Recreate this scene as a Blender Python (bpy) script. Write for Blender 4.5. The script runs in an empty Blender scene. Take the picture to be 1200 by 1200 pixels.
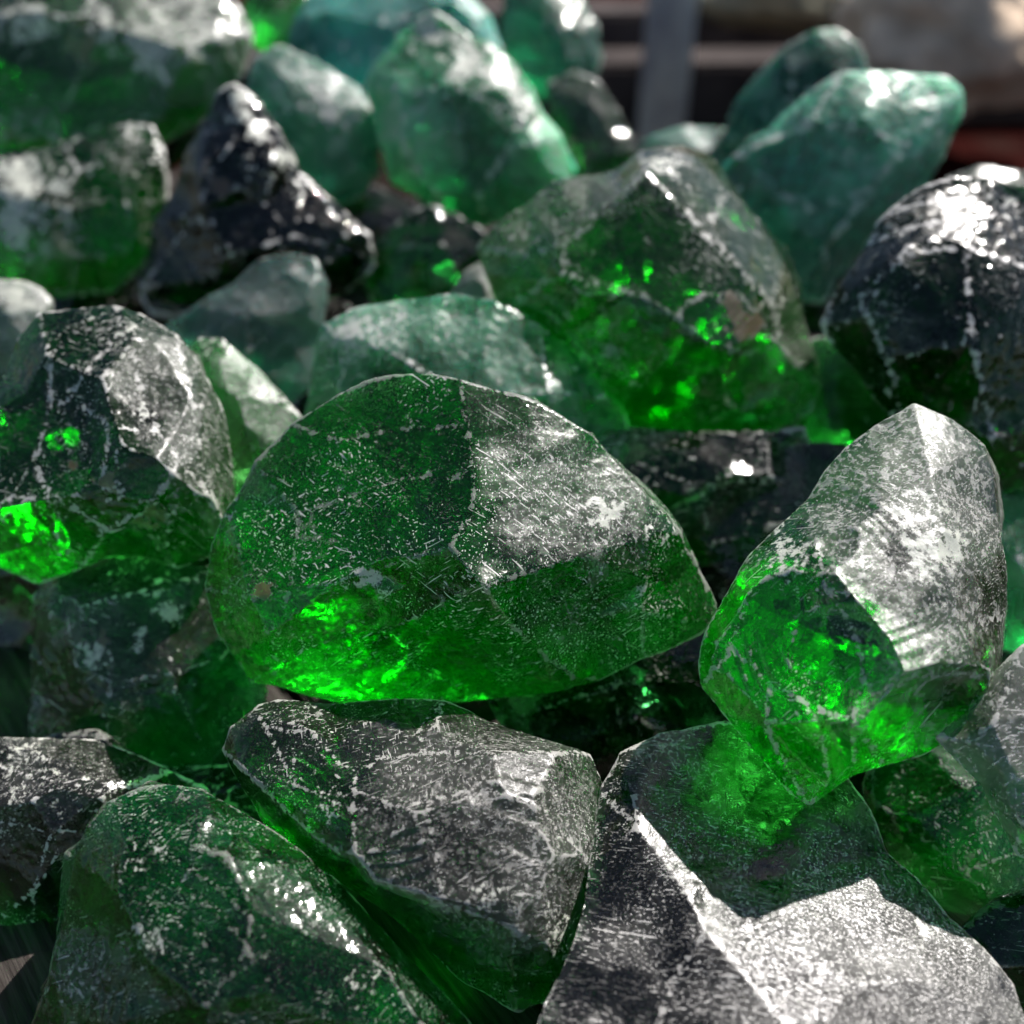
import bpy, bmesh, math, random
import numpy as np
from mathutils import Vector, Matrix, noise
from mathutils.geometry import delaunay_2d_cdt

S = bpy.context.scene
COL = S.collection
random.seed(7)

# ------------------------------------------------------------------ camera
CAM_H, PITCH, T = 0.42, math.radians(38), math.tan(math.radians(26))
SP, CP = math.sin(PITCH), math.cos(PITCH)
RIGHT = np.array([1., 0, 0]); FWD = np.array([0, CP, -SP]); UP = np.array([0, SP, CP])
CAM = np.array([0, 0, CAM_H])
cd = bpy.data.cameras.new('camera'); cam = bpy.data.objects.new('camera', cd); COL.objects.link(cam)
cam.location = CAM; cam.rotation_euler = (math.radians(90) - PITCH, 0, 0)
cd.sensor_width = 36; cd.lens = 18 / T; cd.clip_start = 0.02; cd.clip_end = 500
cd.dof.use_dof = True; cd.dof.focus_distance = 0.405; cd.dof.aperture_fstop = 4.4; cd.dof.aperture_blades = 0
S.camera = cam

# ------------------------------------------------------------------ light
SUN_EL, SUN_AZ = 48, 46          # degrees; azimuth from +Y (away from the camera) towards +X (right)
w = bpy.data.worlds.new('World'); S.world = w; w.use_nodes = True
nt = w.node_tree; nt.nodes.clear()
sky = nt.nodes.new('ShaderNodeTexSky'); sky.sky_type = 'NISHITA'; sky.sun_disc = False
sky.sun_elevation = math.radians(SUN_EL); sky.sun_rotation = math.radians(SUN_AZ)
bg = nt.nodes.new('ShaderNodeBackground'); bg.inputs[1].default_value = 0.05
wo = nt.nodes.new('ShaderNodeOutputWorld')
nt.links.new(sky.outputs[0], bg.inputs[0]); nt.links.new(bg.outputs[0], wo.inputs[0])
sl = bpy.data.lights.new('sun', 'SUN'); sl.energy = 5.0; sl.angle = math.radians(0.55); sl.color = (1, .955, .9)
so = bpy.data.objects.new('sun', sl); COL.objects.link(so)
e, a = math.radians(SUN_EL), math.radians(SUN_AZ)
SUN = Vector((math.sin(a) * math.cos(e), math.cos(a) * math.cos(e), math.sin(e)))
so.rotation_euler = SUN.to_track_quat('Z', 'Y').to_euler()
S.view_settings.view_transform = 'Standard'; S.view_settings.look = 'None'
S.view_settings.exposure = 0.82; S.view_settings.gamma = 1
S.view_settings.use_curve_mapping = False
S.render.engine = 'CYCLES'
cy = S.cycles
cy.use_denoising = True; cy.max_bounces = 9; cy.transmission_bounces = 8; cy.glossy_bounces = 3
cy.diffuse_bounces = 3; cy.volume_bounces = 0; cy.use_adaptive_sampling = True; cy.adaptive_threshold = .03; cy.adaptive_min_samples = 16; cy.sample_clamp_indirect = 12; cy.blur_glossy = 0.3
cy.caustics_reflective = True; cy.caustics_refractive = True

# ------------------------------------------------------------------ helpers
def at(px, py, D):               # a point seen at (px, py) of the 1200 px photograph, D metres in front of the camera
    return CAM + D * (FWD + RIGHT * ((px - 600) / 600 * T) + UP * ((600 - py) / 600 * T))

class NT:
    """small node-building helper"""
    def __init__(s, name):
        s.m = bpy.data.materials.new(name); s.m.use_nodes = True; s.t = s.m.node_tree; s.t.nodes.clear()
    def n(s, typ, ins=None, **kw):
        nd = s.t.nodes.new(typ)
        for k, v in kw.items(): setattr(nd, k, v)
        for k, v in (ins or {}).items():
            if isinstance(v, bpy.types.NodeSocket): s.t.links.new(v, nd.inputs[k])
            else: nd.inputs[k].default_value = v
        return nd
    def math(s, op, a, b=0.0, c=0.0, clamp=False):
        return s.n('ShaderNodeMath', {0: a, 1: b, 2: c}, operation=op, use_clamp=clamp).outputs[0]
    def ramp(s, v, lo, hi, a=0.0, b=1.0):
        return s.n('ShaderNodeMapRange', {0: v, 1: lo, 2: hi, 3: a, 4: b}, interpolation_type='SMOOTHSTEP').outputs[0]
    def noise(s, vec, scale, detail=3, rough=.55, dist=0):
        return s.n('ShaderNodeTexNoise', {'Vector': vec, 'Scale': scale, 'Detail': detail, 'Roughness': rough, 'Distortion': dist})
    def mixc(s, f, a, b):
        nd = s.t.nodes.new('ShaderNodeMix'); nd.data_type = 'RGBA'
        for i, v in ((0, f), (6, a), (7, b)):
            if isinstance(v, bpy.types.NodeSocket): s.t.links.new(v, nd.inputs[i])
            else: nd.inputs[i].default_value = v
        return nd.outputs[2]

def glass_material(name, absorb=(55, 11, 42), rough=.12, dust=.5, scratch=.5, film=.06, milky=0.0,
                   milk_col=(.05, .42, .26), bump=.5, silver=.6, clear=.22, ts=1.0, seed=0.0):
    N = NT(name)
    tc = N.n('ShaderNodeTexCoord').outputs['Object']
    tc = N.n('ShaderNodeVectorMath', {0: tc, 'Scale': ts}, operation='SCALE').outputs[0]
    off = N.n('ShaderNodeVectorMath', {0: tc, 1: (seed * 1.37, seed * .71, seed * 2.3)}).outputs[0]
    wear = N.n('ShaderNodeAttribute', attribute_name='wear').outputs['Fac']
    chalk = N.n('ShaderNodeAttribute', attribute_name='chalk').outputs['Fac']
    brown = N.n('ShaderNodeAttribute', attribute_name='brown').outputs['Fac']
    frost = N.n('ShaderNodeAttribute', attribute_name='frost').outputs['Fac']
    warp = N.noise(off, 24, 0)
    wv = N.n('ShaderNodeVectorMath', {0: warp.outputs[1], 1: (.5, .5, .5)}, operation='SUBTRACT').outputs[0]
    wp = N.n('ShaderNodeVectorMath', {0: wv, 1: (.008, .008, .008), 2: off}, operation='MULTIPLY_ADD').outputs[0]
    patch = N.noise(off, 26, 2, .6).outputs[0]
    grain = N.noise(wp, 250, 3, .75).outputs[0]
    # specks of dust: fine grains that come in clusters
    n1 = N.noise(wp, 900, 2, .75).outputs[0]
    lim = N.math('SUBTRACT', N.ramp(patch, .40, .66, .88, .722 - .05 * dust), N.math('MULTIPLY', frost, .038))
    specks = N.math('MULTIPLY', N.ramp(N.math('SUBTRACT', n1, lim), 0.0, .015), min(1, .55 + dust * .5))
    # scratches: stretched noise in three directions
    scr = None
    for k, (ax, ang) in enumerate((((0, 0, 1), .5), ((.3, 1, .2), 1.9), ((1, .2, .4), 1.1))):
        mp = N.n('ShaderNodeVectorRotate', {'Vector': wp, 'Axis': ax, 'Angle': ang + seed}).outputs[0]
        sc = N.n('ShaderNodeVectorMath', {0: mp, 1: ((80, 1500, 1500), (9, 1000, 1000), (26, 1300, 1300))[k]}, operation='MULTIPLY').outputs[0]
        v = N.noise(sc, 1.0, 0, .5).outputs[0]
        line = N.ramp(N.math('MULTIPLY_ADD', frost, .045, v), .775 - .05 * scratch, .815 - .05 * scratch)
        scr = line if scr is None else N.math('MAXIMUM', scr, line)
    scr = N.math('MULTIPLY', N.math('MULTIPLY', scr, N.math('ADD', N.ramp(patch, .43, .56, .12, 1), frost, clamp=True)), min(1, .4 + scratch * .7))
    # powdery wear on the edges
    gc = N.math('SUBTRACT', grain, .5)
    we = N.math('MULTIPLY_ADD', gc, 2.4, wear)
    we = N.math('MULTIPLY', N.ramp(we, .66, .80), min(1, .12 + dust * .95))
    ck = N.ramp(N.math('MULTIPLY_ADD', gc, 3.4, chalk), .5, .95)
    bl = N.math('ADD', patch, N.math('MULTIPLY', gc, .75))
    bl = N.ramp(bl, .74 - .05 * dust, .76 - .05 * dust, 0, .8 * dust)
    mask = specks
    for q in (scr, we, bl): mask = N.math('MAXIMUM', mask, q)
    mask = N.math('MAXIMUM', mask, ck)
    fl = N.math('MULTIPLY', N.ramp(patch, .3, .7, .3, 1.8), film)
    fl = N.math('ADD', fl, N.math('MULTIPLY', frost, N.ramp(grain, .50, .60, .04 * silver, .36 * silver)))
    mask = N.math('MAXIMUM', mask, fl, clamp=True)
    # bump
    hgt = N.math('MULTIPLY', N.noise(off, 100, 3, .65).outputs[0], .0005)
    hgt = N.math('ADD', hgt, N.math('MULTIPLY', N.noise(off, 900, 0).outputs[0], .00012))
    bp = N.n('ShaderNodeBump', {'Strength': bump, 'Distance': 1.0, 'Height': hgt}).outputs[0]
    ro = N.ramp(patch, .35, .65, rough * .3, rough * 1.8)
    ro = N.math('ADD', ro, N.math('MULTIPLY', frost, .52), clamp=True)
    glass = N.n('ShaderNodeBsdfPrincipled', {'Base Color': (.93, 1, .96, 1), 'Roughness': ro, 'IOR': 1.52,
                'Transmission Weight': 1.0, 'Normal': bp}).outputs[0]
    if clear: glass = N.n('ShaderNodeMixShader', {0: clear, 1: glass, 2: N.n('ShaderNodeBsdfTransparent', {'Color': (.95, 1, .96, 1)}).outputs[0]}).outputs[0]
    if milky:
        mcol = N.mixc(N.ramp(N.math('MULTIPLY_ADD', gc, .8, patch), .38, .62), tuple(q * .3 for q in milk_col) + (1,), tuple(min(1, q * 1.15 + .01) for q in milk_col) + (1,))
        mk = N.n('ShaderNodeBsdfPrincipled', {'Base Color': mcol, 'Roughness': .45, 'IOR': 1.5,
                 'Subsurface Weight': 1.0, 'Subsurface Radius': (.12, 1.0, .6), 'Subsurface Scale': .045, 'Normal': bp}).outputs[0]
        glass = N.n('ShaderNodeMixShader', {0: milky, 1: glass, 2: mk}).outputs[0]
    dcol = N.mixc(N.math('MULTIPLY', ck, .5), (.80, .775, .74, 1), (.68, .72, .58, 1))
    dcol = N.mixc(N.ramp(N.math('ADD', brown, N.math('SUBTRACT', grain, .5)), .4, .6), dcol, (.16, .085, .04, 1))
    df = N.n('ShaderNodeBsdfDiffuse', {'Color': dcol, 'Roughness': .6, 'Normal': bp}).outputs[0]
    tl = N.n('ShaderNodeBsdfTranslucent', {'Color': (.8, .9, .8, 1), 'Normal': bp}).outputs[0]
    gl = N.n('ShaderNodeBsdfGlossy', {'Color': (.5, .5, .52, 1), 'Roughness': .42, 'Normal': bp}).outputs[0]
    dt = N.n('ShaderNodeMixShader', {0: .2, 1: df, 2: tl}).outputs[0]
    dt = N.n('ShaderNodeMixShader', {0: .18, 1: dt, 2: gl}).outputs[0]
    mask = N.math('MAXIMUM', mask, N.ramp(N.math('ADD', brown, N.math('SUBTRACT', grain, .5)), .4, .6, 0, .7))
    out = N.n('ShaderNodeMixShader', {0: mask, 1: glass, 2: dt}).outputs[0]
    dens = max(absorb)
    vol = N.n('ShaderNodeVolumeAbsorption', {'Color': tuple(1 - q / dens for q in absorb) + (1,), 'Density': dens}).outputs[0]
    N.n('ShaderNodeOutputMaterial', {'Surface': out, 'Volume': vol})
    return N.m

def simple(name, build):
    N = NT(name); build(N); return N.m

def finish(name, me, mat, parent=None, smooth=True):
    o = bpy.data.objects.new(name, me); COL.objects.link(o)
    if mat: me.materials.append(mat)
    if smooth: me.polygons.foreach_set('use_smooth', [True] * len(me.polygons))
    if parent: o.parent = parent
    return o

# ------------------------------------------------------------------ rock builder
def segdist(P, A, B):
    d = B - A; L = (d * d).sum() or 1e-9
    t = np.clip(((P - A) @ d) / L, 0, 1)
    return np.sqrt(((P - A - t[:, None] * d) ** 2).sum(1))

def rock(label, D, th, outline, ridges=(), mat=None, voxel=.0012, scoops=26, big=5, chips=14, facets=44, facet_depth=1.0, paint=(), back=(0, 0),
         seed=0, wearline=3.5, rough_amp=.7, ripples=(), tilt=(0, 0), group='green glass rocks heaped together'):
    rng = np.random.default_rng(seed + 11); pxs = D * 2 * T / 1200
    pts, idx = [], {}
    cx = sum(p[0] for p in outline) / len(outline); cyy = sum(p[1] for p in outline) / len(outline)
    grow = lambda p: (cx + (p[0] - cx) * 1.022, cyy + (p[1] - cyy) * 1.022) + tuple(p[2:])
    outline = [grow(p) for p in outline]; ridges = [[grow(p) for p in ch] for ch in ridges]
    def vid(p):
        x, y = p[0], p[1]
        for (qx, qy), i in idx.items():
            if abs(qx - x) < 2 and abs(qy - y) < 2: return i
        idx[(x, y)] = len(pts); pts.append((x, y, p[2] if len(p) > 2 else 0.0)); return len(pts) - 1
    loop = [vid(p) for p in outline]
    edges = []
    for ch in ridges:
        ids = [vid(p) for p in ch]
        edges += [(ids[i], ids[i + 1]) for i in range(len(ids) - 1)]
    vs2, _, fs, ov, _, _ = delaunay_2d_cdt([Vector((p[0], -p[1])) for p in pts], edges, [loop], 1, 1e-4)
    P3 = []
    tcx = sum(p[0] for p in outline) / len(outline); tcy = sum(p[1] for p in outline) / len(outline)
    for v, o_ in zip(vs2, ov):
        x, y = v.x, -v.y
        if o_: dz = pts[o_[0]][2]
        else:
            d = [(math.hypot(x - p[0], y - p[1]) + 1e-3, p[2]) for p in pts]; d.sort(); d = d[:3]
            dz = sum(q[1] / q[0] for q in d) / sum(1 / q[0] for q in d)
        P3.append((x, y, dz))
    cx = sum(p[0] for p in outline) / len(outline); cyy = sum(p[1] for p in outline) / len(outline)
    size = min(max(p[0] for p in outline) - min(p[0] for p in outline), max(p[1] for p in outline) - min(p[1] for p in outline))
    thp = th * size
    tl_ = lambda x, y: tilt[0] * (x - tcx) + tilt[1] * (y - tcy)
    co = [at(x, y, D - (1.4 * dz + tl_(x, y)) * pxs) for x, y, dz in P3]
    faces = [list(f) for f in fs]
    # rim loop in the CDT numbering
    rim = []
    for i in loop:
        rim.append(next(k for k, o_ in enumerate(ov) if i in o_))
    prev = rim
    for sc, dp in ((.86, .45), (.5, 1.0)):
        ring = []
        for k, i in enumerate(rim):
            x, y, _z = P3[i]
            j = 1 + rng.uniform(-.07, .07)
            ring.append(len(co))
            dd = D + (thp * dp * (1 + rng.uniform(-.12, .12)) - 1.4 * _z * (1 - dp * .6) - tl_(x, y) * sc * .8) * pxs
            co.append(at(cx + (x - cx) * sc * j + back[0] * dp, cyy + (y - cyy) * sc * j + back[1] * dp, dd))
        for k in range(len(rim)):
            k2 = (k + 1) % len(rim)
            faces.append([prev[k], prev[k2], ring[k2], ring[k]])
        prev = ring
    faces.append(prev)
    me = bpy.data.meshes.new('rough'); me.from_pydata([tuple(c) for c in co], [], faces)
    bm = bmesh.new(); bm.from_mesh(me); bmesh.ops.triangulate(bm, faces=bm.faces); bmesh.ops.recalc_face_normals(bm, faces=bm.faces)
    bm.to_mesh(me); bm.free()
    ob = bpy.data.objects.new('rough', me); COL.objects.link(ob)
    md = ob.modifiers.new('r', 'REMESH'); md.mode = 'VOXEL'; md.voxel_size = voxel
    dg = bpy.context.evaluated_depsgraph_get(); dg.update()
    m2 = bpy.data.meshes.new_from_object(ob.evaluated_get(dg)); bpy.data.objects.remove(ob); bpy.data.meshes.remove(me)
    n = len(m2.vertices); V = np.empty(n * 3); m2.vertices.foreach_get('co', V); V = V.reshape(-1, 3)
    ne = len(m2.edges); E = np.empty(ne * 2, int); m2.edges.foreach_get('vertices', E); E = E.reshape(-1, 2)
    deg = np.bincount(E.ravel(), minlength=n).astype(float)[:, None]
    def lap(X):
        A = np.zeros_like(X)
        for c in range(X.shape[1]):
            A[:, c] = np.bincount(E[:, 0], X[E[:, 1], c], n) + np.bincount(E[:, 1], X[E[:, 0], c], n)
        return A / deg
    def normals(X):
        m2.vertices.foreach_set('co', X.ravel()); m2.update()
        q = np.empty(n * 3); m2.vertices.foreach_get('normal', q); return q.reshape(-1, 3)
    S0 = size * pxs
    V = V * .5 + lap(V) * .5
    Nn = normals(V)
    sd = Vector((seed * 3.1, seed * 1.7, -seed * 2.3))
    # gentle undulation of the fracture faces
    d = np.array([noise.noise(Vector(v) * (2.3 / S0) + sd) * .022 + noise.noise(Vector(v) * (6 / S0) + sd) * .010 for v in V])
    V = V + Nn * (d * S0 * rough_amp)[:, None]; Nn = normals(V)
    # convexity before the chips, to choose where the chips go
    L = V.copy()
    for _ in range(int(6)): L = lap(L)
    cv = ((V - L) * Nn).sum(1); cvn = np.clip(cv / (np.percentile(cv, 97) + 1e-9), 0, 1)
    rel = V - CAM; dep = rel @ FWD
    PX = np.stack([600 + (rel @ RIGHT) / dep / T * 600, 600 - (rel @ UP) / dep / T * 600], 1)
    od = np.full(n, 1e9)
    for p, q in zip(outline, outline[1:] + outline[:1]): od = np.minimum(od, segdist(PX, np.array(p[:2], float), np.array(q[:2], float)))
    def guard(ins, disp, lim):        # refuse a cut that would eat into the outline
        m = disp[od[ins] < size * .05]
        return len(m) > 0 and m.max() > lim * S0
    def carve(p, nn, a_, h, ripple):
        nonlocal V
        R = (a_ * a_ + h * h) / (2 * h); c = p + nn * (R - h)
        q = V - c; r = np.sqrt((q * q).sum(1)); ins = r < R
        if not ins.any(): return
        q, r = q[ins], r[ins]
        if (R - r).max() > 2.0 * h: return
        if guard(ins, R - r, .022): return
        base = p + np.cross(nn, [.3, .5, .8]) * a_
        dist = np.sqrt(((V[ins] - base) ** 2).sum(1))
        rr = R + ripple * h * np.sin(dist / a_ * 17 + dist * dist / a_ / a_ * 5) * np.clip((R - r) / h, 0, 1)
        V[ins] = c + q / r[:, None] * rr[:, None]
    def carve2(p, nn, R, h):          # a nearly flat cut that only takes off what stands proud of it
        nonlocal V
        c = p + nn * (R - h); q = V - c; r = np.sqrt((q * q).sum(1)); ins = (r < R) & (((V - p) @ nn) > -3 * h)
        if ins.sum() > n * .10 or not ins.any(): return
        if guard(ins, R - r[ins], .016): return
        V[ins] = c + q[ins] / r[ins, None] * R
    pr = np.clip(cvn - .25, 0, 1) ** 2 + 1e-7; pr /= pr.sum()
    fac = np.where(cvn < .2)[0]
    for k in range(big):
        i = rng.choice(fac); a_ = S0 * rng.uniform(.22, .42); nn = Nn[i] + rng.normal(0, .06, 3)
        carve(V[i].copy(), nn / np.linalg.norm(nn), a_, a_ * rng.uniform(.05, .10), .03)
    Nn = normals(V)
    for k in range(chips):
        i = rng.integers(n); a_ = S0 * rng.uniform(.07, .26); nn = Nn[i] + rng.normal(0, .10, 3)
        carve(V[i].copy(), nn / np.linalg.norm(nn), a_, a_ * rng.uniform(.03, .09), .06)
    Nn = normals(V)
    pr2 = pr * (.04 + .96 * np.clip(od / (size * .11) - .25, 0, 1)); pr2 /= pr2.sum()
    L = V.copy()
    for _ in range(14): L = lap(L)
    SN = normals(L)
    for k in range(facets):
        i = rng.choice(n, p=pr2 if k % 4 else pr); nn = SN[i] + rng.normal(0, .28, 3); nn /= np.linalg.norm(nn)
        h = S0 * (.003 + .016 * rng.random() ** 2) * facet_depth * (1 if k % 4 else .35); R = S0 * rng.uniform(.9, 2.5)
        carve2(V[i].copy(), nn, R, h)
    Nn = normals(V)
    for k in range(scoops):
        i = rng.choice(n, p=pr); a_ = S0 * (.03 + .13 * rng.random() ** 2.2); nn = Nn[i] + rng.normal(0, .6, 3)
        carve(V[i].copy(), nn / np.linalg.norm(nn), a_, a_ * rng.uniform(.1, .24), .015)
    Nn = normals(V)
    f1 = 30 / S0
    d = np.array([noise.noise(Vector(v) * f1 + sd) + .6 * noise.noise(Vector(v) * (f1 * 2.3) + sd) for v in V])
    V = V + Nn * (d * (.0016 * S0 + .25 * voxel * .4) * rough_amp)[:, None]
    Nn = normals(V)
    # fracture ripples: arcs round a strike point, on one patch of the face
    for x, y, r_, ax, ay, lam, am in ripples:
        dd = np.sqrt(((PX - (x, y)) ** 2).sum(1)); dc = np.sqrt(((PX - (ax, ay)) ** 2).sum(1)); fr = (Nn * (CAM - V)).sum(1) > 0
        u = dc / lam + .25 * np.sin(dc / lam * 1.7); sw = (u % 1.0); sw = np.where(sw < .75, sw / .75, (1 - sw) / .25)
        V = V + Nn * (np.clip(1.5 - 1.5 * dd / r_, 0, 1) * fr * (sw - .5) * am * lam * pxs)[:, None]
    Nn = normals(V)
    # wear: convex edges after chipping, plus the drawn ridges
    k_it = max(2, int(round(.0022 / voxel * 2)))
    L = V.copy()
    for _ in range(k_it): L = lap(L)
    cv = ((V - L) * Nn).sum(1); wr = np.clip(cv / (np.percentile(cv, 98.5) + 1e-9), 0, 1)
    W = wr[:, None]
    for _ in range(2): W = W * .5 + lap(W) * .5
    wr = np.clip(W[:, 0] * 1.15, 0, 1)
    rel = V - CAM; dep = rel @ FWD
    PX = np.stack([600 + (rel @ RIGHT) / dep / T * 600, 600 - (rel @ UP) / dep / T * 600], 1)
    front = (Nn * (CAM - V)).sum(1) > -.02
    if wearline:
        for ch in ridges:
            for p, q in zip(ch[:-1], ch[1:]):
                dd = segdist(PX, np.array(p[:2], float), np.array(q[:2], float))
                wr = np.where(front, np.maximum(wr, .74 * np.exp(-(dd / wearline) ** 2)), wr)
    at_ = {'wear': wr, 'chalk': np.zeros(n), 'brown': np.zeros(n), 'frost': np.zeros(n)}
    for kind, x, y, r, s in paint:
        dd = np.sqrt(((PX - (x, y)) ** 2).sum(1))
        near = np.where((dd < r * 2) & front)[0]; wob = np.zeros(n)
        for j in near: wob[j] = noise.noise(Vector(V[j]) * (1.1 / (r * pxs)) + sd) * .9 + noise.noise(Vector(V[j]) * (3.2 / (r * pxs)) + sd) * .5
        f = s * np.clip(1.3 - dd / r + wob, 0, 1) * front
        at_[kind] = np.maximum(at_[kind], f)
    # origin at the base
    org = V.mean(0); org[2] = V[:, 2].min()
    V2 = V - org
    m2.vertices.foreach_set('co', V2.ravel()); m2.update()
    for k, arr in at_.items():
        if k in ('wear',) or arr.any():
            q = m2.attributes.new(k, 'FLOAT', 'POINT'); q.data.foreach_set('value', arr.astype(np.float32))
    m2.name = 'glass_rock'
    o = finish('glass_rock', m2, None); m2.materials.clear(); m2.materials.append(mat)
    o.location = org; o['label'] = label; o['category'] = 'glass rock'; o['group'] = group
    return o

_mc = [0]
def G(kind='deep', **kw):
    base = dict(
        deep=dict(absorb=(46, 9, 36), rough=.09, dust=.45, scratch=.5, film=.0),
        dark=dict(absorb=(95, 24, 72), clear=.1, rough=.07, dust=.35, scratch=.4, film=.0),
        bright=dict(absorb=(52, 6, 44), rough=.16, dust=.45, scratch=.4, film=.004, milky=.08, milk_col=(0, .42, .05)),
        teal=dict(absorb=(40, 9, 14), rough=.3, dust=.95, scratch=.9, film=.03, milky=.45),
        grey=dict(absorb=(100, 30, 80), rough=.2, dust=.7, scratch=.9, film=.03, silver=1.2))[kind]
    base.update(kw); _mc[0] += 1
    return glass_material(kind + ' green glass', seed=_mc[0] * 1.0, **base)

# ------------------------------------------------------------------ the heap, nearest rocks first
ALL = []
def add(*a, **k):
    k.setdefault('seed', len(ALL) + 1); o = rock(*a, **k); ALL.append(o); return o

# central rock
add('large clear green glass rock in the middle with a grey scratched right face', .45, .55,
    [(248,690),(258,635),(280,580),(303,545,12),(345,500,12),(400,465,20),(435,450,23),(470,443,25),(505,441,27),(540,450,34),(580,462,30),(612,470,29),(650,488,28),(690,510,26),
     (712,535,24),(745,575,29),(790,625,24),(808,665),(832,708),(828,730),(770,762),(748,770),(700,795),(660,808,-12),(600,817,-16),(530,822,-18),(460,822,-18),(400,818,-16),(350,808,-10),(318,800),(295,797),(275,770),(258,730)],
    [[(540,450,28),(546,500,50),(555,560,72),(552,605,86),(527,640,100),(545,662,104),(566,686,110),(602,735,70),(640,770,46),(669,790,30),(660,808,-12)],
     [(566,686,110),(623,668,90),(680,652,69),(726,637,54),(760,630,44),(790,625,24)],
     [(527,640,100),(500,650,90),(450,665,76),(400,680,62),(345,690,52),(300,700,45),(248,690)],
     [(303,545,12),(354,603,36),(400,588,44),(437,575,48),(480,560,50),(555,560,72)],
     [(354,603,36),(345,690,52)],
     [(760,630,44),(752,680,38),(748,715,34),(748,770)],
     [(345,500,12),(400,520,32),(470,505,32),(546,500,50)],
     [(345,690,52),(320,740,45),(330,780,22),(318,800)],
     [(450,740,44)],[(560,770,32)],[(690,720,36)],[(285,640,28)]],
    mat=G('deep', absorb=(38, 4.3, 34), milky=.05, milk_col=(0, .4, .05), silver=.8, dust=.2, scratch=.8, rough=.09, film=0), chips=5, facets=26, facet_depth=.4, ripples=[(440,560,85,330,760,22,.07),(330,620,50,420,700,14,.10),(700,700,50,760,800,16,.08)], back=(50,-40), voxel=.0009, scoops=34, big=0,
    paint=[('frost',655,560,85,.8),('frost',700,600,65,.8),('frost',620,620,50,.75),('frost',680,720,60,.25),('chalk',705,592,22,1),('chalk',712,600,18,.9),('chalk',428,678,24,.95),('chalk',752,695,13,.6),
           ('brown',312,692,14,1),('frost',285,700,30,.35),('chalk',268,600,16,.5),('chalk',770,625,18,.6)], wearline=5.5)  # the brown patch puts a reflection of brown surroundings into the colour

# right-hand rock
add('tall glass rock on the right, silvery grey top face and glowing green lower left corner', .40, .6,
    [(1070,478),(1110,495),(1150,525),(1160,560),(1164,610),(1172,660),(1172,720),(1165,790),(1155,828),(1130,850),(1080,882),(1035,893),(1000,905),(975,925),(950,940),(925,925),
     (905,900),(880,870),(850,835),(824,805),(820,780),(828,745),(850,705),(880,655),(910,620),(945,590),(965,555),(990,528),(1030,500)],
    [[(945,590),(962,650,66),(966,690,85),(990,720,98),(1010,770,108),(1012,800,106)],
     [(966,690,85),(1020,700,74),(1060,735,78),(1120,740,62),(1172,720)],
     [(1012,800,106),(1080,790,88),(1155,790,45),(1165,790)],
     [(1012,800,106),(1000,840,84),(1035,893)],
     [(962,650,66),(900,680,42),(880,700,36),(860,760,40),(905,800,60),(960,830,78),(1000,840,84)],
     [(905,800,60),(900,850,40),(950,940)],
     [(860,760,40),(824,805)],
     [(1070,478),(1090,560,42),(1110,640,60),(1120,740,62)],
     [(990,528),(1030,600,52),(1060,735,78)]],
    mat=G('grey', ts=1.25, clear=.03, absorb=(42, 5, 38), silver=1.9, film=.0, rough=.10, dust=.4, scratch=.5, bump=.4), tilt=(0, .28), seed=91, facets=30, facet_depth=.9, back=(50,-30), ripples=[(1015,600,62,930,715,9.5,.14),(1060,760,60,1000,560,17,.12),(890,780,50,980,740,16,.14)], voxel=.0009, scoops=30, big=5,
    paint=[('frost',1060,560,110,.9),('frost',1110,650,90,.9),('frost',1080,770,80,.8),('frost',1010,640,60,.8),('chalk',1085,640,46,1),('chalk',925,650,34,.7),('chalk',1105,690,20,.5),('frost',1120,530,60,.9)], wearline=7)

# left rock
add('blocky green glass rock at the left edge with white powdery ridges', .50, .55,
    [(-60,560),(-40,470),(5,440),(20,400),(45,370),(85,364),(135,362),(165,372),(205,395),(230,430),(255,480),(268,540),(276,600),(268,640),(240,655),(205,666),(170,650),
     (130,648),(95,665),(45,683),(10,668),(-40,650)],
    [[(135,362),(142,390,25),(155,420,45),(170,480,70),(185,510,78),(210,540,70),(240,575,50),(268,625,20),(268,640)],
     [(142,390,25),(100,440,50),(60,490,58),(40,540,60),(10,600,50),(-40,650)],
     [(40,540,60),(60,580,72),(100,600,68),(125,622,60),(170,600,66),(210,540,70)],
     [(60,580,72),(20,580,60),(-20,600,40)],
     [(125,622,60),(95,665)],
     [(100,480,70),(130,500,78),(185,510,78)],
     [(45,370),(60,420,35),(60,490,58)],[(205,395),(225,480,40)],[(130,500,78),(120,560,74)]],
    mat=G('deep', absorb=(46, 8, 42), dust=.75, film=0), facets=36, facet_depth=1.2, back=(20,-40), ripples=[(80,620,60,120,560,15,.14),(180,600,50,140,700,14,.12)], voxel=.0012, scoops=34, big=6,
    paint=[('frost',225,500,70,.8),('frost',190,430,60,.7),('frost',240,570,50,.7),('brown',125,565,14,1),('brown',85,545,7,1),('chalk',130,575,15,.8),('chalk',140,545,16,.5),('chalk',170,480,20,.6),('chalk',150,400,20,.6),('brown',175,605,18,.9)], wearline=7)

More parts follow.
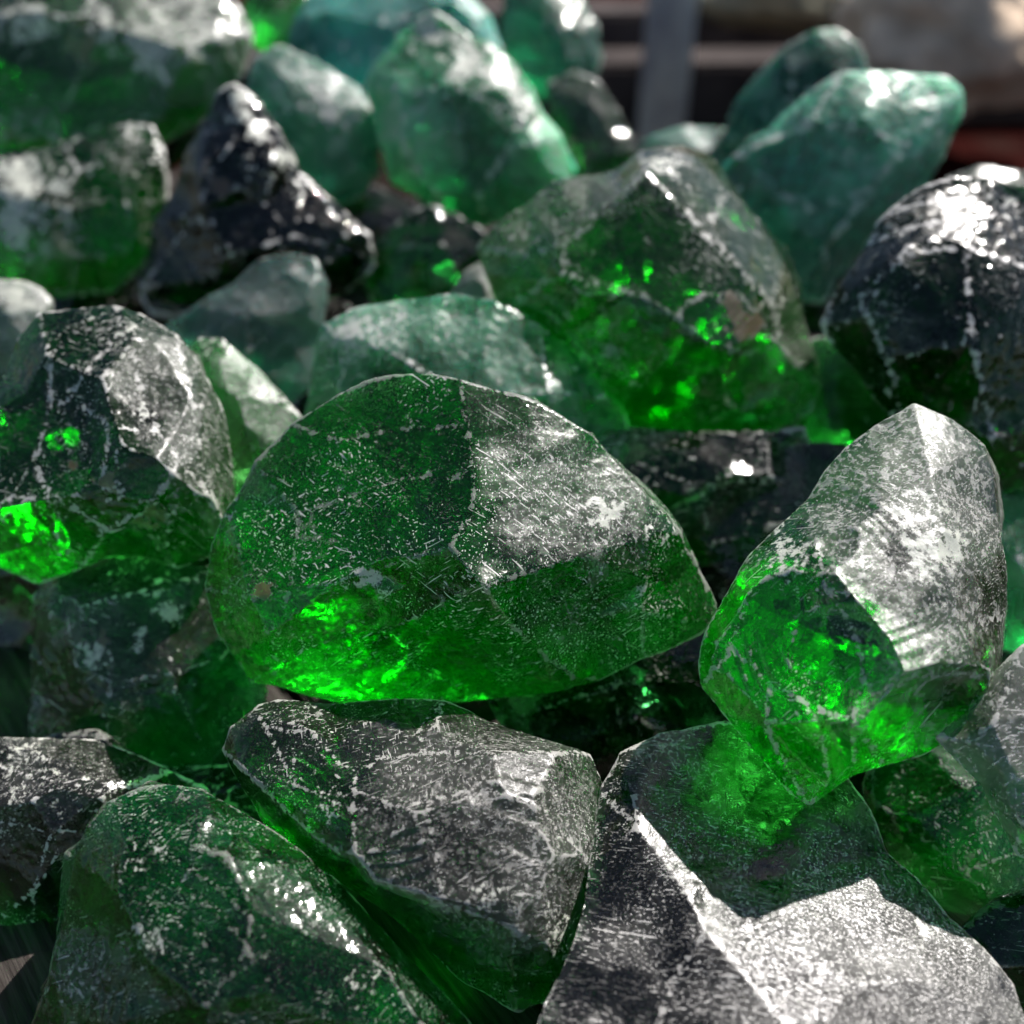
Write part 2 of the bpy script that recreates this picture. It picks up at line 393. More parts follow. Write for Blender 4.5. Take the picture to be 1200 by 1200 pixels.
# lower centre rock
add('wide silvery glass rock below the central rock with scratched front and shaded top', .405, .5,
    [(264,880),(275,850),(300,828),(330,822),(400,826),(470,822),(520,824),(570,845),(620,862),(672,876),(690,884),(703,915),(712,950),(712,1010),(700,1070),(685,1120),(668,1150),(640,1170),
     (600,1185),(540,1150),(500,1110),(450,1070),(400,1035),(350,995),(310,965),(285,920)],
    [[(300,828),(315,855,25),(370,862,38),(398,895,55),(420,905,62),(450,890,68),(500,884,62),(580,884,56),(650,884,36),(690,884,10)],
     [(420,905,62),(415,950,74),(418,1000,78),(440,1030,74),(520,1055,80),(600,1085,70),(640,1105,52),(668,1150)],
     [(264,880),(285,900,25),(340,950,50),(400,1000,64),(418,1000,78)],
     [(315,855,25),(350,920,50),(415,950,74)],
     [(500,940,84),(560,925,86),(620,940,76),(680,1000,48),(700,1040,20)],
     [(500,940,84),(415,950,74)],[(500,940,84),(520,1055,80)],
     [(620,940,76),(625,1000,86),(600,1085,70)],[(520,824),(490,860,30),(500,884,62)]],
    mat=G('grey', ts=1.6, absorb=(70, 10, 56), film=.01, dust=.45, scratch=.5, rough=.16), tilt=(0, 0.3), facets=36, facet_depth=.9, ripples=[(620,960,80,560,1110,26,.10),(350,900,50,300,1000,12,.14),(480,1000,60,440,860,20,.1)], voxel=.0009, scoops=40, big=7,
    paint=[('frost',560,910,120,.5),('frost',630,960,70,.7),('frost',560,1000,110,.35),('chalk',570,1050,30,.55),('chalk',385,940,24,.55),('frost',640,1060,70,.5),('chalk',650,1090,30,.5)], wearline=5)

# lower left big rock
add('big dark green glass rock in the lower left foreground with pale left flank', .375, .5,
    [(48,1180),(60,1150),(78,1080),(90,1010),(105,970),(130,940),(165,924),(200,922),(240,928),(285,955),(330,985),(380,1025),(430,1075),(480,1125),(520,1165),(570,1230),(600,1320),(450,1400),(150,1400),(20,1320),(30,1230)],
    [[(130,940),(150,985,30),(140,1050,45),(175,1120,60),(150,1165,52),(120,1200,45),(60,1300,20)],
     [(200,922),(260,1000,55),(330,1060,75),(420,1130,70),(520,1230,45)],
     [(150,985,30),(260,1000,55)],[(175,1120,60),(240,1180,85),(330,1060,75)],[(240,1180,85),(260,1300,70)],[(78,1080),(140,1050,45)]],
    mat=G('deep', ts=1.6, absorb=(40, 3.4, 30), milky=.06, milk_col=(0, .35, .08), dust=.12, film=0), tilt=(0, 0.1), facets=30, facet_depth=.8, chips=8, back=(-60,-40), ripples=[(250,1060,120,100,1250,34,.08),(140,1160,50,220,1200,13,.12)], voxel=.0011, scoops=26, big=6,
    paint=[('frost',90,1130,40,.9),('chalk',170,1105,24,.6),('chalk',90,1140,40,.5),('chalk',150,1015,26,.35),('chalk',180,985,18,.4),('chalk',420,1140,30,.4),('chalk',180,1090,14,.6)], wearline=0)

# lower right big rock
add('big pale grey scratched glass slab filling the lower right corner, half of it in shadow', .375, .5,
    [(640,1290),(630,1200),(660,1120),(690,1030),(705,930),(730,885),(780,860),(850,850),(930,870),(990,910),(1020,950),(1040,1000),(1075,1030),(1110,1075),(1150,1110),(1185,1150),(1205,1200),(1260,1300),(1150,1420),(800,1420)],
    [[(705,930),(740,960,25),(775,1000,32),(810,1050,38),(830,1090,42),(900,1170,42),(960,1260,42)],
     [(830,1090,42),(790,1150,25),(760,1250,10)]],
    mat=G('grey', ts=1.6, absorb=(100, 26, 80), film=.01, scratch=1.0, dust=.55, silver=.42, clear=.05), tilt=(-0.1, 0.75), facets=26, facet_depth=.6, chips=8, voxel=.0011, scoops=26, big=2,
    paint=[('frost',1000,1100,170,.9),('frost',950,1180,150,.9),('frost',1110,1150,90,.9),('chalk',800,1010,30,.4),('chalk',1080,1080,34,.5)], wearline=7)

# upper right-of-centre rock
add('pointed green glass rock behind the central one with blue-black front and lit tip', .60, .55,
    [(560,290),(580,262),(620,238),(650,212),(690,208),(725,200),(750,180),(780,177),(815,190),(845,225),(880,262),(912,305),(930,350),(945,395),(958,450),(950,480),(920,500),(870,508),
     (800,517),(740,510),(700,490),(650,470),(620,430),(590,370),(568,320)],
    [[(750,180,15),(755,205,52),(725,235,56),(690,265,58),(660,290,60),(668,318,70),(690,330,74),(740,340,78),(790,370,84),(830,400,78),(870,412,66),(910,405,42),(958,450)],
     [(755,205,52),(818,268,58),(840,250,30),(845,225)],
     [(818,268,58),(860,310,56),(905,360,40),(910,405,42)],
     [(560,290),(620,300,30),(660,290,60)],[(668,318,70),(640,330,45),(590,370)],
     [(790,370,84),(820,345,78),(870,350,62),(910,405,42)],
     [(740,450,60)],[(850,470,40)],[(650,400,35)]],
    mat=G('deep', clear=.15, absorb=(50, 8, 42), dust=.38, film=.004, rough=.07), chips=8, facets=30, facet_depth=.9, back=(50,-40), ripples=[(865,375,46,800,320,9,.15),(650,400,80,560,480,20,.1)], voxel=.0014, scoops=30, big=5,
    paint=[('chalk',780,190,24,.8),('frost',700,225,45,.8),('frost',620,265,45,.8),('brown',868,372,26,1),('chalk',905,360,24,.5),('frost',920,420,40,.5),('chalk',640,285,20,.4)], wearline=9)

# smaller ones round the centre
add('teal green glass rock with whitish upper left corner, half hidden behind the central rock', .58, .55,
    [(355,520),(365,470),(370,400),(380,380),(420,362),(480,350),(530,342),(580,350),(630,380),(690,420),(725,470),(735,540),(700,600),(600,600),(450,590)],
    [[(380,380),(400,405,25),(440,410,40),(475,420,50),(540,460,60)],[(400,405,25),(410,470,35),(420,540,30)],[(480,350),(475,420,50)],[(630,380),(640,460,50),(660,540,40)]],
    mat=G('teal', milky=.2, absorb=(40, 7, 22), film=.02), tilt=(0,-.3), rough_amp=1.6, facet_depth=1.8, voxel=.0016, scoops=16, paint=[('chalk',385,400,18,.6),('frost',430,375,40,.6),('chalk',465,360,24,.4)])
add('small light green glass shard wedged between the left rock and the central rock', .56, .6,
    [(215,410),(232,395),(262,396),(300,430),(335,468),(358,495),(340,560),(300,620),(262,640),(240,560)],
    [[(232,395),(255,440,20),(285,480,30),(300,540,30),(300,620)],[(285,480,30),(335,468)]],
    mat=G('bright', absorb=(30, 3.2, 30), dust=.8, film=.04), voxel=.0014, scoops=10, paint=[('frost',300,450,50,.7),('chalk',245,405,18,.5),('frost',330,490,30,.7)])
add('small grey glass piece peeping between the teal rock and the pointed rock', .66, .7,
    [(528,345),(545,318),(565,306),(590,315),(605,350),(600,400),(550,400)], [[(565,325,15),(575,360,20)]],
    mat=G('grey'), voxel=.002, scoops=6, big=2, paint=[('frost',565,330,40,.9)])
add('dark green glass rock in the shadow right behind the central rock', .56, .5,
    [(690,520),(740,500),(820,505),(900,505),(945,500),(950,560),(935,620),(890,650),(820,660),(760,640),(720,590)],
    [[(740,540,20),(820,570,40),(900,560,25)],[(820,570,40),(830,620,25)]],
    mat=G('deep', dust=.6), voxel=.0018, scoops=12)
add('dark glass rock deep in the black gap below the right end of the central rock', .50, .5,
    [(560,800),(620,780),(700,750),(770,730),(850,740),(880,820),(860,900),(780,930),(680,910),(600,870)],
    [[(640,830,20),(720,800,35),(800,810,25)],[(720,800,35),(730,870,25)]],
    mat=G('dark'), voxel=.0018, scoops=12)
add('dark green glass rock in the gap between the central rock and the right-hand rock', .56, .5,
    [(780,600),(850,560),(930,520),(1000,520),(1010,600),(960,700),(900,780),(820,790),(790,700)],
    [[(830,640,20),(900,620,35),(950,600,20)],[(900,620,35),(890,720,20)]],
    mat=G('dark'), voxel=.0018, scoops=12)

# left side, lower
add('smoky green glass block under the blocky left rock with cream patches', .515, .5,
    [(38,700),(60,680),(130,655),(200,660),(270,665),(300,720),(310,800),(320,900),(250,930),(180,940),(100,935),(50,920),(40,860),(36,780)],
    [[(60,680),(80,720,25),(90,780,35),(130,800,45),(200,790,50),(260,770,30),(300,720)],[(130,800,45),(125,870,40),(150,935,10)],[(80,720,25),(140,700,35),(190,690,30)],[(200,790,50),(230,860,45),(250,930)]],
    mat=G('deep', absorb=(50, 3.8, 28), dust=.7, film=.03), rough_amp=1.6, facet_depth=1.8, voxel=.0016, scoops=16,
    paint=[('chalk',205,710,22,1.0),('chalk',185,690,14,.9),('chalk',165,745,14,.8),('chalk',110,770,18,.9),('frost',75,740,30,.4),('brown',120,745,12,.8)])
add('dark glass rock on the left edge with blue-white crusty top and banded green underside', .46, .55,
    [(-60,880),(-20,865),(40,866),(110,868),(150,880),(200,905),(245,925),(230,960),(180,1000),(130,1045),(85,1070),(40,1086),(-20,1095),(-70,1050),(-80,950)],
    [[(-20,865),(0,900,30),(60,915,50),(130,930,48),(200,905)],[(0,900,30),(-10,960,50),(60,975,62),(130,970,50),(180,1000)],[(60,975,62),(40,1040,40),(40,1086)]],
    mat=G('deep', ts=1.3, absorb=(70, 11, 55), dust=1.0, film=.02), voxel=.0012, scoops=24,
    paint=[('chalk',30,890,30,.6),('chalk',70,915,30,.55),('frost',60,900,70,.5),('chalk',10,940,24,.5),('chalk',110,950,20,.45)])
add('shadowed glass rock at the left edge behind the smoky green block', .60, .5,
    [(-60,690),(-20,665),(30,670),(60,700),(70,780),(60,860),(0,880),(-60,860)], [[(0,720,20),(20,780,30),(0,840,20)]],
    mat=G('dark', dust=.8, film=.02), voxel=.002, scoops=10, paint=[('brown',20,780,14,.9),('chalk',5,700,20,.4)])
add('dark green glass piece under the smoky block, behind the big lower left rock', .50, .5,
    [(120,890),(200,900),(300,895),(360,940),(420,1000),(400,1060),(300,1080),(180,1030),(120,960)], [[(180,940,20),(280,950,35),(340,1010,20)]],
    mat=G('deep', dust=.9), voxel=.0016, scoops=12, paint=[('chalk',195,905,22,.5),('chalk',250,912,20,.4)])

# right edge, lower
add('grey green scratched glass rock at the right edge below the tall rock', .385, .55,
    [(1090,860),(1130,830),(1160,790),(1200,755),(1260,740),(1320,850),(1320,960),(1250,1020),(1190,1000),(1170,960),(1150,920),(1120,890)],
    [[(1160,790),(1165,850,30),(1185,900,40),(1195,950,38),(1190,1000)],[(1165,850,30),(1130,870,15),(1090,860)],[(1185,900,40),(1260,890,40)]],
    mat=G('grey', film=.14), voxel=.0012, scoops=16, paint=[('frost',1190,850,60,.7),('chalk',1120,860,16,.5),('frost',1200,920,40,.6)])
add('clear emerald glass rock behind the grey slab in the lower right corner', .47, .55,
    [(1012,920),(1030,880),(1080,850),(1150,850),(1230,900),(1290,1000),(1290,1130),(1200,1180),(1120,1140),(1060,1080),(1020,1010)],
    [[(1030,940,20),(1080,980,35),(1130,1020,42),(1180,1080,30)],[(1080,980,35),(1130,920,30),(1150,850)],[(1130,1020,42),(1220,990,20)]],
    mat=G('bright', absorb=(55, 3, 42), dust=.15, film=0, bump=.3), voxel=.0014, scoops=12)
add('dark green glass piece in the lower right corner below the emerald rock', .50, .5,
    [(1100,1090),(1160,1040),(1230,990),(1320,1010),(1340,1200),(1260,1280),(1160,1250)], [[(1180,1090,20),(1220,1150,25)]],
    mat=G('deep', dust=.4), voxel=.0018, scoops=10)
add('teal glass rock at the right edge between the tall rock and the speckled one', .56, .5,
    [(1140,600),(1180,570),(1230,560),(1320,600),(1320,720),(1240,780),(1170,760),(1150,690)], [[(1180,640,20),(1230,680,25)]],
    mat=G('teal', milky=.12, absorb=(50, 12, 30)), voxel=.0018, scoops=10)
add('dark blue-green speckled glass rock at the right edge with pale rippled crest', .56, .55,
    [(968,380),(985,330),(1010,290),(1035,255),(1075,225),(1120,208),(1165,207),(1200,225),(1270,260),(1340,380),(1330,520),(1250,600),(1160,580),(1105,545),(1065,500),(1020,460),(985,420)],
    [[(1010,290),(1050,275,18),(1100,262,22),(1160,255,20),(1190,235)],[(1035,255),(1085,240,12),(1140,235,12)],[(1010,350,30),(1060,300,40),(1130,290,45),(1220,320,40)],[(1010,350,30),(1040,420,30),(1065,500)],[(1130,290,45),(1140,400,60),(1160,500,40)]],
    mat=G('dark', dust=.95, film=.0), rough_amp=1.6, facet_depth=1.8, voxel=.0014, scoops=26, paint=[('chalk',1140,225,24,.5),('frost',1090,245,50,.5),('chalk',1185,240,18,.6)], wearline=7)
add('green glass rock tucked under the dark speckled rock near the right edge', .64, .5,
    [(940,400),(990,390),(1040,430),(1080,480),(1060,560),(980,560),(930,520)], [[(990,440,20),(1020,500,20)]],
    mat=G('bright'), voxel=.002, scoops=8)
add('dark glass rock top showing behind the speckled rock at the right edge', .80, .5,
    [(1095,240),(1110,208),(1150,194),(1200,200),(1270,230),(1280,300),(1180,320),(1110,300)], [[(1150,220,15),(1200,230,15)]],
    mat=G('dark', dust=.7, film=.04), voxel=.0025, scoops=8, paint=[('frost',1160,205,40,.5)])

# the back rows
add('tall leaf-shaped milky teal glass slab leaning at the upper right with pale rim', .76, .42,
    [(845,190),(870,165),(905,145),(945,115),(985,92),(1020,84),(1070,88),(1110,92),(1128,105),(1125,135),(1105,175),(1090,215),(1050,260),(1000,300),(965,350),(930,350),(900,300),(860,260),(840,225)],
    [[(845,190),(890,170,18),(945,150,28),(985,92)],[(945,150,28),(1010,150,38),(1060,170,36),(1100,130,14)],[(1060,170,36),(1020,220,32),(965,290,20)],[(845,225),(900,215,24),(950,245,34),(1020,220,32)]],
    mat=G('teal', ts=.5, milky=.6, milk_col=(.05, .46, .30), dust=.8, film=.10), tilt=(0,-.25), rough_amp=1.6, facet_depth=1.8, voxel=.0018, scoops=18, paint=[('chalk',940,140,14,.6),('chalk',890,170,18,.5),('chalk',1100,160,16,.6),('frost',1100,110,30,.6),('frost',930,280,50,.4)], wearline=7)
add('dark teal glass rock just behind the leaf-shaped teal slab', .92, .5,
    [(845,160),(860,120),(890,85),(920,55),(950,38),(980,35),(1005,55),(1020,100),(1000,180),(920,240),(860,230)], [[(920,55),(930,110,20),(900,160,25)],[(930,110,20),(980,100,20)]],
    mat=G('teal', ts=.5, milky=.35, milk_col=(.03, .25, .19), absorb=(50, 16, 22)), tilt=(0,-.3), rough_amp=1.6, facet_depth=1.8, voxel=.0025, scoops=8, paint=[('frost',930,60,24,.6)])
add('low dark teal glass rock lying behind the lit tip of the pointed rock', .95, .5,
    [(740,190),(755,160),(800,148),(850,150),(880,180),(870,240),(800,250),(750,230)], [[(800,170,15),(840,180,15)]],
    mat=G('teal', ts=.5, milky=.3, milk_col=(.03, .25, .19), absorb=(50, 16, 24)), voxel=.003, scoops=6)
add('large milky green glass rock at the top centre with a cream upper edge', .82, .5,
    [(432,100),(440,80),(465,45),(490,22),(510,18),(535,35),(570,50),(600,70),(625,100),(635,130),(665,160),(680,190),(672,215),(640,235),(600,250),(565,266),(530,255),(490,235),(455,215),(440,170)],
    [[(440,80),(470,110,22),(530,105,32),(580,120,34),(625,130,14)],[(470,110,22),(475,170,35),(505,215,30),(530,255)],[(580,120,34),(600,170,38),(560,220,28),(565,266)],[(600,170,38),(665,160)]],
    mat=G('teal', ts=.5, milky=.55, milk_col=(.07, .50, .24), absorb=(36, 5, 18), dust=.7, film=.06), tilt=(0,-.2), rough_amp=1.6, facet_depth=1.8, voxel=.0018, scoops=16,
    paint=[('chalk',500,35,32,1.1),('chalk',545,65,30,1.1),('chalk',590,95,30,1.1),('chalk',615,125,24,1.0),('chalk',460,160,18,.7),('chalk',480,200,18,.6),('frost',490,150,50,.6),('chalk',445,105,14,.6)], wearline=7)
add('teal glass rock at the top edge to the left of the milky green one', .98, .5,
    [(335,60),(345,20),(370,-20),(450,-40),(540,-20),(575,20),(590,60),(570,100),(480,120),(430,140),(370,130),(340,100)],
    [[(370,20,20),(450,20,35),(530,20,25)],[(450,20,35),(430,100,25)]],
    mat=G('teal', ts=.5, milky=.5, milk_col=(.03, .40, .34), absorb=(40, 8, 10)), rough_amp=1.6, facet_depth=1.8, voxel=.0028, scoops=10, paint=[('frost',470,10,30,.5)])
add('rounded teal glass rock at the top edge right of the milky green one', 1.05, .5,
    [(585,20),(595,-15),(640,-30),(680,-10),(700,30),(705,70),(690,105),(650,120),(610,100),(590,60)], [[(630,20,20),(665,50,25)]],
    mat=G('teal', ts=.5, milky=.3, milk_col=(.03, .27, .20), absorb=(45, 12, 22)), rough_amp=1.6, facet_depth=1.8, voxel=.003, scoops=6)
add('dim grey-blue glass rock between the milky green rock and the grey post', .98, .5,
    [(640,100),(670,85),(700,95),(725,130),(750,180),(730,215),(680,215),(650,180)], [[(690,130,12),(710,170,12)]],
    mat=G('dark', ts=.5, dust=.6, film=.08), rough_amp=1.6, facet_depth=1.8, voxel=.003, scoops=6)
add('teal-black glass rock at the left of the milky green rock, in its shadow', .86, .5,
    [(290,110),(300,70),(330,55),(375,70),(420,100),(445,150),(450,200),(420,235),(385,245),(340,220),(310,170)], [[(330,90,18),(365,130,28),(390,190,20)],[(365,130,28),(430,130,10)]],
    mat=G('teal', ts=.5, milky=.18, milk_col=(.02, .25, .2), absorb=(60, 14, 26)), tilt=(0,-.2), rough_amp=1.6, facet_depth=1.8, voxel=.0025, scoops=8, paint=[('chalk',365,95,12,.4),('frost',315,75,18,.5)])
add('triangular black glass rock at the upper left with a bright crusted right edge', .72, .5,
    [(165,340),(180,260),(205,200),(235,150),(255,110),(275,102),(300,120),(325,155),(345,205),(385,240),(430,275),(440,310),(400,345),(320,365),(230,372),(180,365)],
    [[(275,102),(285,150,20),(320,190,30),(345,205)],[(285,150,20),(250,200,50),(232,250,38),(262,300,58),(240,360)],[(205,200),(250,200,50)],[(165,340),(232,250,38)],[(250,200,50),(310,240,28),(345,275,44),(430,300)],[(262,300,58),(345,275,44)]],
    mat=G('dark', ts=.5, absorb=(110, 40, 85), dust=1.0, film=.0), tilt=(0.1,-.2), rough_amp=1.6, facet_depth=1.8, voxel=.002, scoops=14, paint=[('chalk',280,118,22,1),('chalk',308,150,22,1),('chalk',328,188,20,.9),('chalk',350,215,14,.8),('brown',255,210,24,.8),('chalk',285,192,12,.6)])
add('smooth blue-grey glass rock lying in front of the triangular black one', .66, .5,
    [(185,385),(225,360),(270,330),(300,305),(335,297),(370,305),(385,335),(380,390),(370,450),(330,480),(270,460),(210,420)],
    [[(270,330),(290,370,20),(340,350,28),(370,330,10)],[(290,370,20),(290,440,15)]],
    mat=G('teal', ts=.5, milky=.15, milk_col=(.04, .2, .2), absorb=(60, 22, 34), film=.05, dust=.2, scratch=.1), rough_amp=1.6, facet_depth=1.8, voxel=.002, scoops=6, big=3, paint=[('frost',320,370,45,.5)])
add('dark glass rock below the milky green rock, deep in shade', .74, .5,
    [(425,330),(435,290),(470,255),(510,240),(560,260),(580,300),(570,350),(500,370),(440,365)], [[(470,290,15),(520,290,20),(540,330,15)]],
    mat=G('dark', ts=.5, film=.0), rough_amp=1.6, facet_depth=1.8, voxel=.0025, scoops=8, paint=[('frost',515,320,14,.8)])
add('large glass rock in the upper left corner with a cream chalky top', .88, .5,
    [(-60,40),(-20,-20),(60,-50),(180,-50),(250,-20),(275,10),(290,40),(280,90),(250,130),(190,165),(120,180),(50,175),(-30,170),(-70,110)],
    [[(-20,20,20),(50,20,35),(110,20,40),(150,60,50),(200,75,48),(250,50,30),(270,10)],[(110,20,40),(90,100,45),(60,150,25)],[(200,75,48),(190,130,30)],[(50,20,35),(100,-20,20)]],
    mat=G('bright', ts=.5, absorb=(70, 11, 54), dust=.9, film=.03), rough_amp=1.6, facet_depth=1.8, voxel=.002, scoops=20,
    paint=[('chalk',200,20,70,.95),('chalk',170,45,30,.8),('chalk',240,30,30,.8),('chalk',30,25,40,.9),('chalk',120,20,30,.8),('brown',95,55,22,.8),('frost',200,20,80,.8)])
add('grey chalk-faced glass rock at the left edge below the corner rock', .76, .5,
    [(-60,240),(-30,190),(20,182),(75,165),(110,155),(150,145),(180,148),(190,180),(195,230),(180,300),(130,345),(60,350),(0,345),(-50,310)],
    [[(75,165),(90,200,20),(70,240,30),(60,300,25)],[(90,200,20),(140,190,20),(180,190,5)],[(140,190,20),(150,260,25)],[(0,220,25),(70,240,30)]],
    mat=G('deep', ts=.5, absorb=(70, 11, 52), dust=.9), rough_amp=1.6, facet_depth=1.8, voxel=.002, scoops=16, paint=[('chalk',25,235,58,1.0),('chalk',70,215,20,.8),('frost',30,280,60,.9),('chalk',170,155,14,.6),('frost',140,185,30,.4)])
add('pale beige crusted glass rock at the left edge behind the blocky green one', .62, .5,
    [(-60,400),(-40,340),(0,330),(45,335),(65,350),(60,400),(30,450),(-40,470)], [[(0,360,15),(30,380,20)]],
    mat=G('grey', ts=.5, film=.3), rough_amp=1.6, facet_depth=1.8, voxel=.0022, scoops=8, paint=[('chalk',25,360,40,.9),('frost',20,380,60,.9)])
add('small green glass rock at the top edge between the corner rock and the teal one', 1.0, .5,
    [(285,10),(295,-30),(340,-40),(365,0),(350,50),(320,65),(290,50)], [[(320,10,15)]],
    mat=G('bright', ts=.5), voxel=.003, scoops=4)
# lower layer of added black rocks: closes the gaps, stands in for their shade
def filler(label, x, y, lift, r, kind='dark'):
    D = CAM_H / (SP - (600 - y) / 600 * T * CP); D -= D * 2 * T / 1200 * r * .8 + lift
    rg = random.Random(int(x * 7 + y)); n = 9
    ol = [(x + r * rg.uniform(.8, 1.1) * math.cos(k / n * 6.283), y + r * .85 * rg.uniform(.8, 1.1) * math.sin(k / n * 6.283)) for k in range(n)]
    add(label, D, .8, ol, [[(x - r * .3, y, r * .2), (x + r * .25, y - r * .15, r * .3)]], mat=G(kind, dust=.15, scratch=.1, rough=.05, clear=0), voxel=.003, scoops=8, big=3)
filler('added black filler rock low in the gap under the milky green rock', 430, 290, .0, 100)
filler('added black filler rock low in the gap left of the triangular rock', 170, 150, .0, 80)
filler('added black filler rock low in the gap beside the speckled rock', 985, 480, .0, 110)
filler('added black filler rock at the bottom of the heap under the pointed rock', 830, 620, .0, 130)
filler('added black filler rock at the bottom of the heap under the central rock', 500, 790, .0, 110)
filler('added black filler rock in the black gap below the right end of the central rock', 720, 860, .0, 100)
filler('added black filler rock at the bottom of the heap left of the central rock', 250, 620, .0, 100)
filler('added black filler rock low behind the smooth blue-grey rock', 390, 440, .0, 100)
filler('added black filler rock low behind the leaf-shaped teal slab', 1000, 340, .0, 90)
filler('added black filler rock at the bottom of the heap between the two lower right rocks', 1060, 900, .0, 90)
filler('added black filler rock low in the lower right corner', 1210, 1120, .0, 100)
filler('added black filler rock low at the left edge under the blocky rock', 20, 690, .0, 90)
filler('added black filler rock low at the upper left under the chalk-faced rock', 110, 370, .0, 100)
filler('added black filler rock low beyond the pointed rock', 760, 220, .0, 80)
filler('added black filler rock low in the upper left corner', 60, 190, .0, 80)
filler('added black filler rock low behind the lower left rock', 560, 1010, .0, 90)
filler('added black filler rock low between the lower centre rock and the grey slab', 690, 1090, .0, 90)
filler('added black filler rock low between the lower left rock and the smoky block', 100, 930, .0, 90)
filler('added black filler rock low in shade under the right-hand rock', 930, 740, .0, 100)
filler('added black filler rock low at the left under the chalk-faced one', 60, 330, .04, 80)
# ------------------------------------------------------------------ wooden top, ground and background
def wood_mat(N):
    tc = N.n('ShaderNodeTexCoord').outputs['Object']
    sc = N.n('ShaderNodeVectorMath', {0: tc, 1: (60, 3.2, 60)}, operation='MULTIPLY').outputs[0]
    g = N.noise(sc, 2.2, 6, .62, .3).outputs[0]
    g2 = N.noise(sc, 7, 4, .6).outputs[0]
    col = N.mixc(N.ramp(g, .35, .65), (.012, .010, .009, 1), (.065, .055, .05, 1))
    col = N.mixc(N.math('MULTIPLY', N.ramp(g2, .5, .56), .6), col, (.015, .011, .010, 1))
    bp = N.n('ShaderNodeBump', {'Strength': .8, 'Distance': .002, 'Height': g2}).outputs[0]
    b = N.n('ShaderNodeBsdfPrincipled', {'Base Color': col, 'Roughness': .75, 'Specular IOR Level': .15, 'Normal': bp}).outputs[0]
    N.n('ShaderNodeOutputMaterial', {'Surface': b})
wood = simple('weathered wood', wood_mat)
ang = math.radians(38)
bm = bmesh.new()
for k in range(-8, 9):
    far = (1.12 - .35 - k * .143 * math.sin(ang)) / math.cos(ang); near = (-.35 - .35 - k * .143 * math.sin(ang)) / math.cos(ang)
    nv = bmesh.ops.create_cube(bm, size=1)['verts']
    bmesh.ops.scale(bm, vec=(.137, far - near, .035), verts=nv)
    bmesh.ops.translate(bm, vec=(k * .143, (far + near) / 2, -.0185), verts=nv)
bmesh.ops.bevel(bm, geom=bm.edges[:], offset=.003, segments=2, affect='EDGES')
me = bpy.data.meshes.new('tabletop'); bm.to_mesh(me); bm.free()
top = finish('tabletop', me, wood, smooth=False); top.location = (0, .35, 0); top.rotation_euler = (0, 0, ang)
top['label'] = 'weathered dark wooden planks under the heap of glass rocks'; top['category'] = 'tabletop'

def ground_mat(N):
    tc = N.n('ShaderNodeTexCoord').outputs['Object']
    g = N.noise(tc, 3.5, 6, .65).outputs[0]; h = N.noise(tc, 1.3, 2).outputs[0]
    col = N.mixc(N.ramp(g, .4, .65), (.012, .009, .008, 1), (.045, .034, .028, 1))
    col = N.mixc(N.ramp(h, .46, .54), col, (.028, .007, .006, 1))
    bp = N.n('ShaderNodeBump', {'Strength': 1, 'Distance': .05, 'Height': N.noise(tc, 14, 5, .7).outputs[0]}).outputs[0]
    b = N.n('ShaderNodeBsdfPrincipled', {'Base Color': col, 'Roughness': .9, 'Specular IOR Level': 0.0, 'Normal': bp}).outputs[0]
    N.n('ShaderNodeOutputMaterial', {'Surface': b})
me = bpy.data.meshes.new('ground'); me.from_pydata([(-80, -80, 0), (80, -80, 0), (80, 80, 0), (-80, 80, 0)], [], [(0, 1, 2, 3)])
g = finish('ground', me, simple('brown red ground', ground_mat), smooth=False); g.location = (0, 0, -.5); g['kind'] = 'structure'

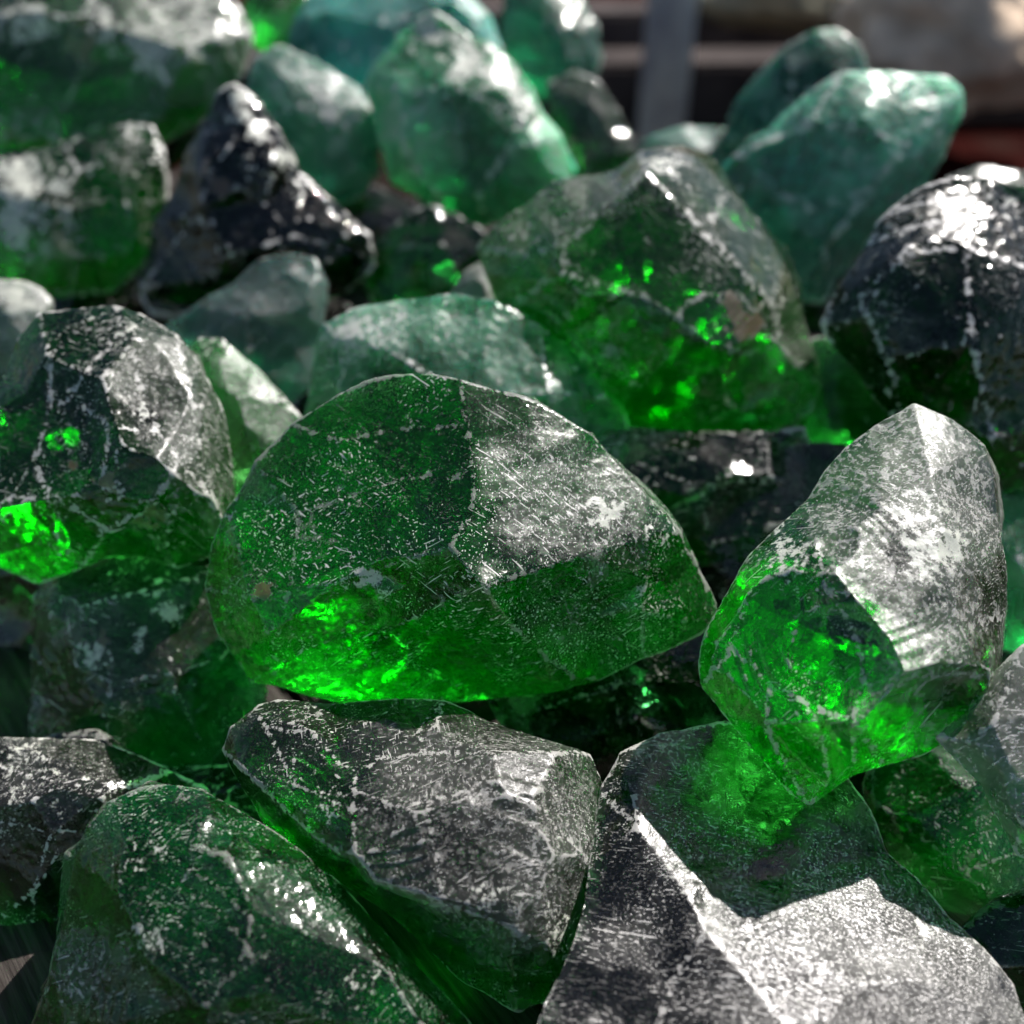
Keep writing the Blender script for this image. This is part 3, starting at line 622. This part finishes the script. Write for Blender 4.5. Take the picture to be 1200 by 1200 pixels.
def cube(name, size, loc, mat, rz=0, bev=.01, parent=None):
    bm = bmesh.new(); bmesh.ops.create_cube(bm, size=1); bmesh.ops.scale(bm, vec=size, verts=bm.verts)
    bmesh.ops.bevel(bm, geom=bm.edges[:], offset=bev, segments=2, affect='EDGES')
    me = bpy.data.meshes.new(name); bm.to_mesh(me); bm.free()
    o = finish(name, me, mat, parent, smooth=False); o.location = loc; o.rotation_euler = (0, 0, rz); return o
def flat(name, c, r=.7, metal=0):
    def f(N):
        tc = N.n('ShaderNodeTexCoord').outputs['Object']
        k = N.noise(tc, 9, 5, .6).outputs[0]
        col = N.mixc(N.ramp(k, .3, .7), tuple(q * .65 for q in c) + (1,), tuple(min(1, q * 1.2) for q in c) + (1,))
        N.n('ShaderNodeOutputMaterial', {'Surface': N.n('ShaderNodeBsdfPrincipled', {'Base Color': col, 'Roughness': r, 'Metallic': metal, 'Specular IOR Level': .1}).outputs[0]})
    return simple(name, f)
# post
pp = at(775, 150, 2.55)
bm = bmesh.new(); bmesh.ops.create_cone(bm, segments=32, radius1=.058, radius2=.058, depth=2.0, cap_ends=True)
me = bpy.data.meshes.new('metal_post'); bm.to_mesh(me); bm.free()
po = finish('metal_post', me, flat('post paint', (.72, .84, .97), .45)); po.location = (pp[0], pp[1], .5)
po['label'] = 'blurred blue-grey upright post behind the heap'; po['category'] = 'post'
# boulders
def boulder(label, x, y, D, r, sq, col, seed):
    bm = bmesh.new(); bmesh.ops.create_icosphere(bm, subdivisions=5, radius=r)
    for v in bm.verts:
        n_ = noise.noise(v.co * (1.6 / r) + Vector((seed, 0, 0))) * .3 + noise.noise(v.co * (5 / r) + Vector((seed, 3, 0))) * .08
        v.co *= 1 + n_; v.co.x *= sq[0]; v.co.y *= sq[1]; v.co.z *= sq[2]
    me = bpy.data.meshes.new('boulder'); bm.to_mesh(me); bm.free()
    o = finish('boulder', me, flat('stone', col, .9)); o.location = at(x, y, D)
    o['label'] = label; o['category'] = 'boulder'; return o
boulder('big blurred beige boulder in the upper right corner background', 1120, 40, 2.5, .25, (1.15, .8, .75), (.72, .56, .42), 1)
boulder('small blurred tan stone on the ground right of the blue-grey post', 865, 128, 2.9, .11, (1.3, .8, .6), (.45, .30, .18), 9)
boulder('blurred greenish-beige stone at the very top edge left of the beige boulder', 930, -10, 3.2, .2, (1.5, .8, .5), (.30, .28, .20), 5)
# dark timber sleepers lying behind
for i, (y, D, ln, c) in enumerate(((45, 3.3, 3.4, (.075, .062, .06)), (105, 2.85, 3.2, (.06, .048, .045)))):
    p = at(930, y, D)
    o = cube('timber_sleeper', (ln, .16, .18), tuple(p), flat('dark timber', c, .85), rz=.05 * (i - .5), bev=.012)
    o['label'] = ('farther of the two dark timbers lying blurred behind the heap', 'nearer of the two dark timbers lying blurred behind the heap')[i]
    o['category'] = 'timber'; o['group'] = 'timbers behind the heap'
